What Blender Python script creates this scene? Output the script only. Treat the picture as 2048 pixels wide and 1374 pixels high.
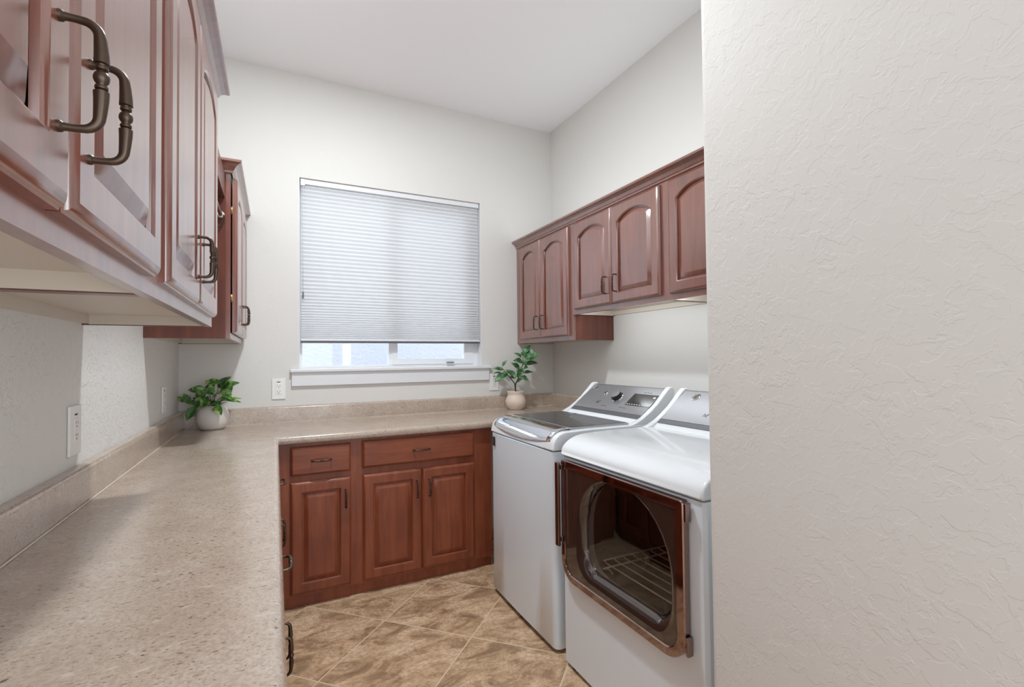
import bpy, bmesh, math, random
from mathutils import Vector, Matrix
random.seed(7)
PI = math.pi
for o in list(bpy.data.objects): bpy.data.objects.remove(o)
SC = bpy.context.scene
C = SC.collection

# ------------------------------------------------------------------ camera
cam_d = bpy.data.cameras.new('camera'); cam = bpy.data.objects.new('camera', cam_d); C.objects.link(cam)
FPX = 957.22; CX, CY = 1030.76, 693.55
cam_d.sensor_fit = 'HORIZONTAL'; cam_d.sensor_width = 36; cam_d.lens = FPX / 2048 * 36
cam_d.shift_x = -(CX - 1024) / 2048; cam_d.shift_y = (CY - 687) / 2048
cam_d.clip_start = .02
yaw, pitch, roll = .4645, .0224, -.011
r0 = Vector((math.cos(yaw), -math.sin(yaw), 0)); f0 = Vector((math.sin(yaw), math.cos(yaw), 0)); u0 = Vector((0, 0, 1))
f1 = math.cos(pitch)*f0 + math.sin(pitch)*u0; u1 = math.cos(pitch)*u0 - math.sin(pitch)*f0
r2 = math.cos(roll)*r0 + math.sin(roll)*u1; u2 = math.cos(roll)*u1 - math.sin(roll)*r0
M = Matrix((r2, u2, -f1)).transposed().to_4x4(); M.translation = Vector((.5087, -3.3995, 1.3031))
cam.matrix_world = M
SC.camera = cam

# ------------------------------------------------------------------ world, lights, exposure
W, H, ZC = 2.558, 3.175, .9076          # room width, ceiling height, counter height
XN, YA = 1.537, -2.48                   # near wall plane, alcove end
YB = -5.4                               # wall behind the camera
wd = bpy.data.worlds.new('sky'); SC.world = wd; wd.use_nodes = True
bg = wd.node_tree.nodes['Background']; bg.inputs[0].default_value = (.86, .93, 1, 1); bg.inputs[1].default_value = 2.9
def area(name, loc, rot, sx, sy, power, col, disk=False):
    d = bpy.data.lights.new(name, 'AREA'); d.energy = power; d.color = col
    d.shape = 'DISK' if disk else 'RECTANGLE'; d.size = sx
    if not disk: d.size_y = sy
    o = bpy.data.objects.new(name, d); C.objects.link(o); o.location = loc; o.rotation_euler = rot
    return o
COOL = (.92, .98, 1)
area('ceiling_downlight', (.86, -1.40, H-.012), (0, 0, 0), .17, .17, 36, COOL, True)
area('added_overhead_fill', (.85, -1.85, H-.02), (0, 0, 0), .7, .9, 4, COOL)  # added soft overhead fill for the appliance fronts; no known ceiling panel
area('added_hall_fill', (1.53, -4.5, 1.15), (0, PI/2, 0), 2.0, 1.0, 24, COOL)  # added fill behind the camera, set against solid wall; no known doorway
area('added_low_wall_fill', (2.262, -1.62, 1.592), (0, -PI/2+.75, 0), .018, 1.5, 2.1, COOL)  # added hidden strip to brighten the lower right wall; no known fixture
area('added_ceiling_uplight', (2.36, -1.2, 2.19), (0, PI-.35, 0), .12, 2.0, 2.7, COOL)  # added uplight hidden behind the crown, brightens the right of the ceiling
area('added_ceiling_uplight', (.15, -2.3, 2.19), (0, PI+.2, 0), .12, 1.3, 4.5, COOL)  # matching added uplight, unseen, lifts the left of the ceiling
SC.view_settings.view_transform = 'Standard'; SC.view_settings.look = 'None'
SC.view_settings.exposure = 0.1; SC.view_settings.gamma = 1

# ------------------------------------------------------------------ materials
def srgb(r, g, b):
    f = lambda c: (c/255/12.92) if c/255 <= .04045 else ((c/255+.055)/1.055)**2.4
    return (f(r), f(g), f(b), 1)
def mat(name, col=(.8, .8, .8, 1), rough=.5, metal=0, coat=0, coat_r=.1, spec=.5, trans=0, emis=None):
    m = bpy.data.materials.new(name); m.use_nodes = True
    b = m.node_tree.nodes['Principled BSDF']
    b.inputs['Base Color'].default_value = col; b.inputs['Roughness'].default_value = rough
    b.inputs['Metallic'].default_value = metal; b.inputs['Coat Weight'].default_value = coat
    b.inputs['Coat Roughness'].default_value = coat_r; b.inputs['Specular IOR Level'].default_value = spec
    b.inputs['Transmission Weight'].default_value = trans
    return m
class NT:
    def __init__(s, m): s.m = m; s.t = m.node_tree; s.n = s.t.nodes; s.l = s.t.links; s.b = s.n['Principled BSDF']
    def new(s, k, **kw):
        n = s.n.new(k)
        for a, v in kw.items(): setattr(n, a, v)
        return n
    def link(s, a, b): s.l.new(a, b)
    def math(s, op, a, b=None, c=None):
        n = s.new('ShaderNodeMath', operation=op)
        for i, v in enumerate((a, b, c)):
            if v is None: continue
            if isinstance(v, (int, float)): n.inputs[i].default_value = v
            else: s.link(v, n.inputs[i])
        return n.outputs[0]
    def ramp(s, fac, stops, interp='LINEAR'):
        n = s.new('ShaderNodeValToRGB'); n.color_ramp.interpolation = interp
        e = n.color_ramp.elements
        while len(e) < len(stops): e.new(.5)
        for i, (p, c) in enumerate(stops): e[i].position = p; e[i].color = c
        s.link(fac, n.inputs[0]); return n.outputs[0]
    def noise(s, vec, scale, detail=4, rough=.5, dist=0):
        n = s.new('ShaderNodeTexNoise'); n.inputs['Scale'].default_value = scale; n.inputs['Detail'].default_value = detail
        n.inputs['Roughness'].default_value = rough; n.inputs['Distortion'].default_value = dist
        if vec is not None: s.link(vec, n.inputs['Vector'])
        return n.outputs['Fac']
    def coord(s, scale=(1, 1, 1), rot=(0, 0, 0), rnd=False, kind='Object'):
        tc = s.new('ShaderNodeTexCoord'); mp = s.new('ShaderNodeMapping')
        mp.inputs['Scale'].default_value = scale; mp.inputs['Rotation'].default_value = rot
        s.link(tc.outputs[kind], mp.inputs[0])
        if rnd:
            oi = s.new('ShaderNodeObjectInfo'); k = s.math('MULTIPLY', oi.outputs['Random'], 37.)
            a = s.new('ShaderNodeVectorMath', operation='ADD'); s.link(mp.outputs[0], a.inputs[0])
            cb = s.new('ShaderNodeCombineXYZ'); s.link(k, cb.inputs[0]); s.link(k, cb.inputs[1]); s.link(k, cb.inputs[2]); s.link(cb.outputs[0], a.inputs[1])
            return a.outputs[0]
        return mp.outputs[0]
    def bump(s, h, strength=.5, dist=.001):
        n = s.new('ShaderNodeBump'); n.inputs['Strength'].default_value = strength; n.inputs['Distance'].default_value = dist
        s.link(h, n.inputs['Height']); s.link(n.outputs[0], s.b.inputs['Normal']); return n
def mix(nt, fac, a, b):
    n = nt.new('ShaderNodeMix', data_type='RGBA')
    for i, v in ((0, fac), (6, a), (7, b)):
        if isinstance(v, (int, float)): n.inputs[i].default_value = v
        elif isinstance(v, tuple): n.inputs[i].default_value = v
        else: nt.link(v, n.inputs[i])
    return n.outputs[2]

def wall_paint(name, col, strength):
    m = mat(name, col, .62); t = NT(m)
    v = t.coord()
    n1 = t.noise(v, 23, 3.2, .52, .45)
    p1 = t.ramp(n1, [(.475, (0, 0, 0, 1)), (.492, (1, 1, 1, 1))])
    n2 = t.noise(t.coord((1, 1, 1), (.4, .9, .2)), 44, 2.5, .5, .3)
    p2 = t.ramp(n2, [(.56, (0, 0, 0, 1)), (.58, (1, 1, 1, 1))])
    big = t.ramp(t.noise(v, 2.6, 2), [(.35, (.35, .35, .35, 1)), (.6, (1, 1, 1, 1))])
    h = t.math('ADD', t.math('MULTIPLY', p1, .7), t.math('MULTIPLY', p2, .45))
    h = t.math('MULTIPLY', h, big)
    h = t.math('ADD', h, t.math('MULTIPLY', t.noise(v, 120, 2), .08))
    t.bump(h, strength, .0016)
    return m
WALLC = srgb(222, 220, 217)
M_wall = wall_paint('painted_wall', WALLC, .12)
M_wall_tex = wall_paint('textured_wall', WALLC, .42)
M_wall_left = wall_paint('textured_left_wall', WALLC, .85)
M_ceil = mat('ceiling_paint', srgb(244, 243, 245), .8)
M_white = mat('white_trim', srgb(226, 227, 231), .35)
M_vinyl = mat('white_vinyl', srgb(232, 234, 238), .4)

def wood(name, axis, c1, c2, c3, rough=.36, coat=.6, spec=.5, ior=1.6):
    m = mat(name, (1, 1, 1, 1), rough, coat=coat, coat_r=.24, spec=spec); t = NT(m); t.b.inputs['Coat IOR'].default_value = ior
    sc = {'z': (1, 1, .09), 'x': (.09, 1, 1), 'y': (1, .09, 1)}[axis]
    v = t.coord(sc, rnd=True)
    n = t.noise(v, 26, 5, .55, .8)
    col = t.ramp(n, [(.28, c1), (.5, c2), (.74, c3)])
    fine = t.noise(t.coord(tuple(min(1, a)*1.0 for a in sc), rnd=True), 240, 2, .6)
    dk = t.ramp(fine, [(.3, (.78, .74, .72, 1)), (.55, (1, 1, 1, 1))])
    mm = t.new('ShaderNodeMix', data_type='RGBA', blend_type='MULTIPLY'); mm.inputs[0].default_value = .28
    t.link(col, mm.inputs[6]); t.link(dk, mm.inputs[7])
    blotch = t.ramp(t.noise(t.coord(rnd=True), 5, 2), [(.3, (.84, .82, .8, 1)), (.7, (1.1, 1.08, 1.05, 1))])
    m2 = t.new('ShaderNodeMix', data_type='RGBA', blend_type='MULTIPLY'); m2.inputs[0].default_value = 1
    t.link(mm.outputs[2], m2.inputs[6]); t.link(blotch, m2.inputs[7])
    t.link(m2.outputs[2], t.b.inputs['Base Color'])
    t.bump(n, .05, .0004)
    return m
wc = (srgb(120, 60, 39), srgb(136, 71, 46), srgb(150, 83, 55))
wu = (srgb(106, 48, 30), srgb(120, 57, 37), srgb(132, 67, 45))
M_wv = wood('cherry_vertical_grain', 'z', *wu, .34, 1, .5, 2.4)
M_bv = wood('cherry_base_vertical_grain', 'z', *wc, .42, .12, .4)
M_wh = wood('cherry_horizontal_grain', 'x', *wc, .42, .12, .4)
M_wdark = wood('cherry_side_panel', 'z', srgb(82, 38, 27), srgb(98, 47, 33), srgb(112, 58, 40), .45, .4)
M_crown = wood('cherry_moulding', 'x', *wu, .34, 1, .5, 2.4)
M_beige = mat('cabinet_underside_laminate', srgb(208, 197, 184), .5)
M_dark_in = mat('cabinet_interior', srgb(60, 34, 26), .7)
M_bronze = mat('oil_rubbed_bronze', srgb(88, 74, 64), .36, metal=.85)
M_brass = mat('brass_hinge', srgb(190, 150, 105), .3, metal=1)
M_chrome = mat('chrome', srgb(225, 226, 230), .07, metal=1)
M_darkchrome = mat('smoked_chrome', srgb(150, 130, 125), .05, metal=1)

def laminate():
    m = mat('speckled_laminate', (1, 1, 1, 1), .27, coat=.55, coat_r=.13, spec=.5); t = NT(m)
    v = t.coord((1, 1, 1), (0, 0, .42))
    base = t.ramp(t.noise(v, 9, 6, .65), [(.3, srgb(178, 160, 146)), (.52, srgb(190, 173, 159)), (.72, srgb(199, 186, 174))])
    fine = t.noise(v, 190, 3, .7)
    b2 = mix(t, t.ramp(fine, [(.38, (.6, .6, .6, 1)), (.58, (0, 0, 0, 1))]), base, srgb(160, 136, 118))
    st = t.coord((.42, 1, 1), (0, 0, .42))
    sp = t.noise(st, 230, 2.2, .6, .3)
    b3 = mix(t, t.ramp(sp, [(.62, (0, 0, 0, 1)), (.68, (.9, .9, .9, 1))]), b2, srgb(104, 84, 72))
    sp2 = t.noise(st, 120, 3, .6, .4)
    b4 = mix(t, t.ramp(sp2, [(.66, (0, 0, 0, 1)), (.71, (.95, .95, .95, 1))]), b3, srgb(88, 68, 58))
    lt = t.ramp(t.noise(st, 64, 2), [(.62, (0, 0, 0, 1)), (.75, (.5, .5, .5, 1))])
    b5 = mix(t, lt, b4, srgb(210, 197, 186))
    t.link(b5, t.b.inputs['Base Color'])
    return m
M_lam = laminate()

def tile():
    m = mat('diagonal_stone_tile', (1, 1, 1, 1), .33, spec=.45); t = NT(m)
    tc = t.new('ShaderNodeTexCoord'); sx = t.new('ShaderNodeSeparateXYZ'); t.link(tc.outputs['Object'], sx.inputs[0])
    x, y = sx.outputs[0], sx.outputs[1]
    P = .665
    u = t.math('DIVIDE', t.math('SUBTRACT', t.math('ADD', x, y), .051), P)
    v = t.math('DIVIDE', t.math('SUBTRACT', t.math('SUBTRACT', x, y), 1.938), P)
    def edge(a):
        f = t.math('FRACT', t.math('ADD', a, 100.)); return t.math('MINIMUM', f, t.math('SUBTRACT', 1., f))
    e = t.math('MINIMUM', edge(u), edge(v))
    gr = t.ramp(e, [(.0048, (1, 1, 1, 1)), (.0078, (0, 0, 0, 1))])
    cb = t.new('ShaderNodeCombineXYZ'); t.link(t.math('FLOOR', t.math('ADD', u, 100.)), cb.inputs[0]); t.link(t.math('FLOOR', t.math('ADD', v, 100.)), cb.inputs[1])
    wn = t.new('ShaderNodeTexWhiteNoise', noise_dimensions='3D'); t.link(cb.outputs[0], wn.inputs[0])
    off = t.new('ShaderNodeVectorMath', operation='SCALE'); t.link(wn.outputs['Color'], off.inputs[0]); off.inputs['Scale'].default_value = 9
    ad = t.new('ShaderNodeVectorMath', operation='ADD'); t.link(tc.outputs['Object'], ad.inputs[0]); t.link(off.outputs[0], ad.inputs[1])
    mp = t.new('ShaderNodeMapping'); mp.inputs['Rotation'].default_value = (0, 0, .6); mp.inputs['Scale'].default_value = (1, 1.9, 1); t.link(ad.outputs[0], mp.inputs[0])
    n = t.noise(mp.outputs[0], 4.6, 10, .68, 1.0)
    col = t.ramp(n, [(.34, srgb(142, 114, 88)), (.43, srgb(174, 143, 112)), (.50, srgb(208, 174, 140)), (.62, srgb(230, 200, 168))])
    vein = t.noise(mp.outputs[0], 7, 6, .7, 2.2)
    col = mix(t, t.ramp(vein, [(.47, (0, 0, 0, 1)), (.5, (.45, .45, .45, 1)), (.53, (0, 0, 0, 1))]), col, srgb(118, 92, 70))
    sp = t.noise(ad.outputs[0], 60, 4, .7)
    col = mix(t, t.ramp(sp, [(.4, (.35, .35, .35, 1)), (.55, (0, 0, 0, 1))]), col, srgb(140, 112, 88))
    col = mix(t, gr, col, srgb(222, 200, 172))
    t.link(col, t.b.inputs['Base Color'])
    h = t.math('SUBTRACT', t.math('MULTIPLY', n, .5), gr)
    t.bump(h, .25, .0012)
    return m
M_tile = tile()

M_appl = mat('white_enamel', srgb(234, 238, 242), .16, coat=.5, coat_r=.05)
M_applfront = mat('white_enamel_front', srgb(236, 246, 255), .3, coat=.2, coat_r=.15)
M_silver = mat('brushed_silver_panel', srgb(176, 178, 184), .3, metal=.7)
M_silverdk = mat('dark_silver_strip', srgb(120, 121, 126), .35, metal=.6)
M_grey = mat('grey_plastic', srgb(112, 112, 116), .35)
M_black = mat('black_plastic', srgb(24, 20, 22), .35)
M_glassdk = mat('dark_tinted_glass', srgb(58, 60, 62), .16, spec=.7, coat=.3, coat_r=.1)
M_smoke = mat('smoked_door_panel', srgb(60, 48, 44), .10, metal=.35, spec=.9, coat=.8, coat_r=.03)
M_drum = mat('drum_steel', srgb(104, 92, 90), .38, metal=.75)
M_collar = mat('grey_drum_collar', srgb(128, 125, 122), .4)
M_wire = mat('cream_coated_wire', srgb(226, 214, 196), .35)
M_plate = mat('white_plastic_plate', srgb(238, 237, 236), .35)
M_slot = mat('outlet_slot', srgb(70, 66, 64), .6)
M_pot = mat('glazed_grey_ceramic', srgb(226, 221, 217), .3)
M_potc = mat('matte_cream_ceramic', srgb(226, 208, 194), .55)
M_soil = mat('potting_soil', srgb(70, 52, 40), .9)
M_stem = mat('plant_stem', srgb(74, 60, 44), .6)
def leafmat(name, a, b, c):
    m = mat(name, a, .38); t = NT(m)
    t.link(t.ramp(t.noise(t.coord(), 30, 3), [(.36, a), (.5, b), (.62, c)]), t.b.inputs['Base Color'])
    t.b.inputs['Subsurface Weight'].default_value = 0
    return m
M_leaf = leafmat('round_leaf_green', srgb(38, 78, 40), srgb(84, 132, 60), srgb(160, 190, 112))
M_leaf2 = leafmat('long_leaf_green', srgb(44, 76, 50), srgb(70, 112, 68), srgb(104, 146, 96))
def thin_glass(name, tint, refl):
    m = bpy.data.materials.new(name); m.use_nodes = True; nt = m.node_tree; nt.nodes.clear()
    o = nt.nodes.new('ShaderNodeOutputMaterial'); mx = nt.nodes.new('ShaderNodeMixShader'); tr = nt.nodes.new('ShaderNodeBsdfTransparent'); gl = nt.nodes.new('ShaderNodeBsdfGlossy')
    tr.inputs[0].default_value = tint; gl.inputs['Roughness'].default_value = .02
    lw = nt.nodes.new('ShaderNodeLayerWeight'); lw.inputs[0].default_value = .5; fr = nt.nodes.new('ShaderNodeMath'); fr.operation = 'POWER'; fr.inputs[1].default_value = 4.5; nt.links.new(lw.outputs['Facing'], fr.inputs[0])
    ma = nt.nodes.new('ShaderNodeMath'); ma.operation = 'ADD'; ma.inputs[1].default_value = refl+.04; nt.links.new(fr.outputs[0], ma.inputs[0])
    nt.links.new(ma.outputs[0], mx.inputs[0]); nt.links.new(tr.outputs[0], mx.inputs[1]); nt.links.new(gl.outputs[0], mx.inputs[2]); nt.links.new(mx.outputs[0], o.inputs[0])
    return m
M_pane = thin_glass('window_glass', (.97, .98, .98, 1), 0)
M_doorglass = thin_glass('smoked_door_glass', (.74, .70, .68, 1), .05)
def shade_mat():
    m = bpy.data.materials.new('translucent_cellular_fabric'); m.use_nodes = True; nt = m.node_tree; nt.nodes.clear()
    o = nt.nodes.new('ShaderNodeOutputMaterial'); mx = nt.nodes.new('ShaderNodeMixShader')
    d = nt.nodes.new('ShaderNodeBsdfDiffuse'); tl = nt.nodes.new('ShaderNodeBsdfTranslucent')
    d.inputs[0].default_value = srgb(240, 240, 241); tl.inputs[0].default_value = srgb(240, 241, 243); mx.inputs[0].default_value = .5
    nt.links.new(d.outputs[0], mx.inputs[1]); nt.links.new(tl.outputs[0], mx.inputs[2]); nt.links.new(mx.outputs[0], o.inputs[0])
    return m
M_shade = shade_mat()

# ------------------------------------------------------------------ mesh helpers
def setp(o, **kw):
    for k, v in kw.items():
        if v is not None: o[k] = v
    return o
class MB:
    def __init__(s): s.v = []; s.f = []; s.sm = []
    def add(s, vs, fs, smooth=False):
        n = len(s.v); s.v += [tuple(v) for v in vs]
        for f in fs: s.f.append(tuple(i+n for i in f)); s.sm.append(smooth)
        return s
    def box(s, x0, y0, z0, x1, y1, z1):
        if x0 > x1: x0, x1 = x1, x0
        if y0 > y1: y0, y1 = y1, y0
        if z0 > z1: z0, z1 = z1, z0
        vs = [(x0,y0,z0),(x1,y0,z0),(x1,y1,z0),(x0,y1,z0),(x0,y0,z1),(x1,y0,z1),(x1,y1,z1),(x0,y1,z1)]
        return s.add(vs, [(0,3,2,1),(4,5,6,7),(0,1,5,4),(1,2,6,5),(2,3,7,6),(3,0,4,7)])
    def loft(s, loops, closed=True, cap0=False, cap1=False, smooth=True):
        n = len(loops[0]); vs = [p for l in loops for p in l]; fs = []
        for a in range(len(loops)-1):
            for i in range(n if closed else n-1):
                j = (i+1) % n; fs.append((a*n+i, a*n+j, (a+1)*n+j, (a+1)*n+i))
        s.add(vs, fs, smooth)
        if cap0: s.add(loops[0], [tuple(range(n-1, -1, -1))])
        if cap1: s.add(loops[-1], [tuple(range(n))])
        return s
    def lathe(s, prof, c=(0,0,0), n=40, axis='z'):
        loops = []
        for r, h in prof:
            l = []
            for i in range(n):
                a = 2*PI*i/n; p = (r*math.cos(a), r*math.sin(a), h)
                if axis == 'y': p = (p[0], p[2], -p[1])
                if axis == 'x': p = (p[2], p[0], p[1])
                l.append((c[0]+p[0], c[1]+p[1], c[2]+p[2]))
            loops.append(l)
        return s.loft(loops, True, prof[0][0] > 1e-5, prof[-1][0] > 1e-5)
    def tube(s, pts, rad, n=10, caps=True):
        P = [Vector(p) for p in pts]; R = rad if isinstance(rad, (list, tuple)) else [rad]*len(P)
        T = [(P[min(i+1, len(P)-1)]-P[max(i-1, 0)]).normalized() for i in range(len(P))]
        up = Vector((0,0,1)) if abs(T[0].z) < .9 else Vector((1,0,0))
        a = T[0].cross(up).normalized(); loops = []
        for i, p in enumerate(P):
            a = (a - T[i]*a.dot(T[i])).normalized(); b = T[i].cross(a)
            loops.append([tuple(p + a*R[i]*math.cos(2*PI*k/n) + b*R[i]*math.sin(2*PI*k/n)) for k in range(n)])
        return s.loft(loops, True, caps, caps)
    def prism_y(s, prof, y0, y1, smooth=False):      # closed profile in x,z extruded along y
        a = [(x, y0, z) for x, z in prof]; b = [(x, y1, z) for x, z in prof]
        return s.loft([a, b], True, True, True, smooth)
    def build(s, name, m, parent=None, loc=None, rot=None, bevel=0, seg=2, ang=40, weld=False, **kw):
        me = bpy.data.meshes.new(name); me.from_pydata(s.v, [], s.f)
        for p, q in zip(me.polygons, s.sm): p.use_smooth = q
        bm = bmesh.new(); bm.from_mesh(me)
        if True: bmesh.ops.remove_doubles(bm, verts=bm.verts, dist=1e-5)
        bmesh.ops.recalc_face_normals(bm, faces=bm.faces)
        for e in bm.edges:
            if len(e.link_faces) == 2 and e.calc_face_angle(0) > .62: e.smooth = False
        bm.to_mesh(me); bm.free()
        me.materials.append(m)
        o = bpy.data.objects.new(name, me); C.objects.link(o)
        if parent is not None: o.parent = parent
        if loc is not None: o.location = loc
        if rot is not None: o.rotation_euler = rot
        if bevel:
            b = o.modifiers.new('bevel', 'BEVEL'); b.width = bevel; b.segments = seg; b.limit_method = 'ANGLE'; b.angle_limit = math.radians(ang)
            b.harden_normals = False
            for p in me.polygons: p.use_smooth = True
            w = o.modifiers.new('wn', 'WEIGHTED_NORMAL'); w.keep_sharp = True
        return setp(o, **kw)
def thing(name, label, cat, loc=(0,0,0), rz=0, group=None):
    o = bpy.data.objects.new(name, None); C.objects.link(o); o.location = loc; o.rotation_euler = (0,0,rz); o.empty_display_size = .05
    return setp(o, label=label, category=cat, group=group)
def text_mesh(name, body, size, m, parent, loc, rot, shear=0, ext=.0002):
    cu = bpy.data.curves.new(name, 'FONT'); cu.body = body; cu.size = size; cu.extrude = ext; cu.shear = shear; cu.align_x = 'CENTER'; cu.align_y = 'CENTER'
    tmp = bpy.data.objects.new('tmp', cu); C.objects.link(tmp)
    me = bpy.data.meshes.new_from_object(tmp); bpy.data.objects.remove(tmp)
    me.materials.clear(); me.materials.append(m)
    o = bpy.data.objects.new(name, me); C.objects.link(o); o.parent = parent; o.location = loc; o.rotation_euler = rot
    return o

# ------------------------------------------------------------------ room shell
T = .14
# floor tiles are drawn in the floor's own coordinates
MB().box(-T, YB-T, -.1, W+T, T, 0).build('floor', M_tile, kind='structure')
MB().box(-T, YB-T, H, W+T, T, H+.1).build('ceiling', M_ceil, kind='structure')
WX0, WX1, WZ0, WZ1 = .645, 1.922, 1.240, 2.497
b = MB(); b.box(-T, 0, 0, WX0, T, H); b.box(WX1, 0, 0, W+T, T, H); b.box(WX0, 0, 0, WX1, T, WZ0); b.box(WX0, 0, WZ1, WX1, T, H)
b.build('wall_back', M_wall, kind='structure')
MB().box(-T, YB, 0, 0, 0, H).build('wall_left', M_wall_left, kind='structure')
MB().box(W, YA, 0, W+T, 0, H).build('wall_right', M_wall, kind='structure')
# near wall with a rounded drywall corner
R = .019; prof = [(XN, YB)] + [(XN+R-R*math.cos(a), YA-R+R*math.sin(a)) for a in [PI/2*i/8 for i in range(9)]] + [(W+T, YA), (W+T, YB)]
b = MB(); b.loft([[(x, y, 0) for x, y in prof], [(x, y, H) for x, y in prof]], True, True, True, False)
o = b.build('wall_near', M_wall_tex, kind='structure')
for p in o.data.polygons:
    n = p.normal
    if abs(n.z) < .5 and abs(n.x) > .02 and abs(n.y) > .02: p.use_smooth = True
b = MB(); b.box(-T, YB-T, 0, .12, YB, H); b.box(1.42, YB-T, 0, W+T, YB, H); b.box(.12, YB-T, 2.5, 1.42, YB, H)
b.build('wall_front', M_wall, kind='structure')

# window
win = thing('window_1', None, None, (WX0, .08, WZ0)); del_keys = [k for k in ('label', 'category') if k in win.keys()]
win['kind'] = 'structure'
w, h = WX1-WX0, WZ1-WZ0
b = MB(); b.box(.02-.02, .0, 0, .022, .06, h); b.box(w-.045, 0, 0, w, .06, h); b.box(.022, 0, 0, w-.045, .06, .022); b.box(.022, 0, h-.04, w-.045, .06, h)
b.build('window_frame', M_vinyl, win)
b = MB(); b.box(.590, -.002, .022, .617, .045, h-.04)
b.build('mullion', M_vinyl, win)
b = MB(); b.box(.617, -.006, .022, .652, .035, h-.04); b.box(1.163, -.006, .022, w-.045, .035, h-.04); b.box(.652, -.006, .022, 1.163, .035, .060); b.box(.652, -.006, h-.08, 1.163, .035, h-.04)
b.build('sliding_sash', M_vinyl, win)
b = MB(); b.box(.022, .030, .022, .590, .034, h-.04); b.build('pane', M_pane, win)
b = MB(); b.box(.652, .014, .060, 1.163, .018, h-.08); b.build('pane', M_pane, win)
b = MB(); b.box(1.02, -.02, .028, 1.075, -.006, .036); b.build('latch', M_grey, win)
sill = thing('trim_1', None, None, (0, 0, 0)); sill['kind'] = 'structure'
b = MB(); b.box(.591, -.034, 1.222, 1.990, .0, 1.2435); b.box(WX0, -.001, 1.222, WX1, .08, 1.2435); b.build('window_stool', M_white, sill, bevel=.004)
b = MB(); b.box(.600, -.018, 1.134, 1.978, -.0003, 1.222); b.build('window_apron', M_white, sill, bevel=.002)
b = MB(); b.box(WX0, 0.001, 1.2435, WX0+.003, .08, WZ1); b.box(WX1-.003, .001, 1.2435, WX1, .08, WZ1); b.build('window_reveal', M_white, sill)

# cellular shade
SX0, SX1 = .655, 1.914
sh = thing('window_shade', 'white pleated cellular shade lowered over most of the window', 'window shade', ((SX0+SX1)/2, .035, 1.42))
hw = (SX1-SX0)/2
MB().box(-hw, -.022, 1.04, hw, .02, 1.077).build('headrail', M_white, sh, bevel=.003)
MB().box(-hw-.001, -.024, 1.030, -hw+.026, .022, 1.0765).build('end_cap', M_white, sh, bevel=.002)
zs = [1.04]; z = 1.04
while z > .022:
    k = (z-.02)/1.02; step = .0062 + .0072*min(1, max(0, (k-.05)/.32)); z -= step; zs.append(max(z, .020))
front = []
for i, zz in enumerate(zs): front.append((-.012 if i % 2 else -.003, zz))
b = MB(); b.loft([[(-hw+.003, y, z) for y, z in front], [(hw-.003, y, z) for y, z in front]], False, smooth=False)
b.loft([[(-hw+.003, .006-y, z) for y, z in front], [(hw-.003, .006-y, z) for y, z in front]], False, smooth=False)
b.build('pleated_fabric', M_shade, sh)
MB().box(-hw, -.016, .006, hw, .010, .020).build('bottom_rail', M_white, sh, bevel=.003)
MB().box(-hw, -.0165, -.006, hw, .009, .006).build('rail_liner', mat('grey_rail_liner', srgb(90, 90, 98), .5), sh)
MB().tube([(-hw+.014, -.026, 1.03), (-hw+.014, -.026, .325)], .0014, 6).build('pull_cord', M_white, sh)
MB().box(-hw+.009, -.030, .283, -hw+.019, -.022, .326).build('cord_tassel', M_grey, sh, bevel=.002)

# outdoors
MB().box(-9, .4, -.35, 12, 14, -.25).build('ground', mat('gravel_yard', srgb(120, 116, 110), .9), kind='structure')
M_stucco = mat('pale_stucco', srgb(186, 189, 202), .9); t = NT(M_stucco); t.bump(t.noise(t.coord(), 22, 5, .6), .8, .02)
nb = thing('neighbouring_house', 'white stucco side of the neighbouring house seen through the window', 'house', (3.5, 3.2, -.25))
MB().box(-2.80, 0, 0, 5, 3, 3.6).build('wall', M_stucco, nb)
MB().box(-3.05, -.25, 3.6, 5.2, 3.2, 3.75).build('roof', mat('roof_tiles', srgb(190, 180, 172), .8), nb)
M_teal = mat('pale_turquoise_panels', srgb(84, 172, 184), .7)
fn = thing('garden_fence', 'pale turquoise slatted fence beyond the corner of the white house', 'fence', (-1.9, 5.2, -.25))
b = MB()
for i in range(11): b.box(-3.2, 0, .1+i*.17, 2.4, .03, .1+i*.17+.14)
b.build('slats', M_teal, fn); 
for x in (-2.4, -.6, 1.2): MB().box(x-.04, .03, 0, x+.04, .11, 2.0).build('post', M_white, fn)

# ------------------------------------------------------------------ cabinet doors, handles
def opening(x0, x1, z0, zs, rise, off, n=12):
    x0 += off; x1 -= off; z0 += off
    pts = [(x0 + (x1-x0)*i/6, z0) for i in range(6)]
    if rise > 0:
        half = (x1-x0)/2+off; R = (half*half+rise*rise)/(2*rise); cx = (x0+x1)/2; cz = zs+rise-R; Ro = R-off
        zt = cz + math.sqrt(max(Ro*Ro-(x1-cx)**2, 0))
        pts += [(x1, z0+(zt-z0)*i/6) for i in range(6)]
        for i in range(n):
            x = x1+(x0-x1)*i/n; pts.append((x, cz+math.sqrt(max(Ro*Ro-(x-cx)**2, 0))))
        pts += [(x0, zt+(z0-zt)*i/6) for i in range(6)]
    else:
        zt = zs-off
        pts += [(x1, z0+(zt-z0)*i/6) for i in range(6)]
        pts += [(x1+(x0-x1)*i/n, zt) for i in range(n)]
        pts += [(x0, zt+(z0-zt)*i/6) for i in range(6)]
    return pts
def rect(w, h, off): return opening(0, w, 0, h, 0, off)
def L3(pts, y): return [(x, y, z) for x, z in pts]
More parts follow.
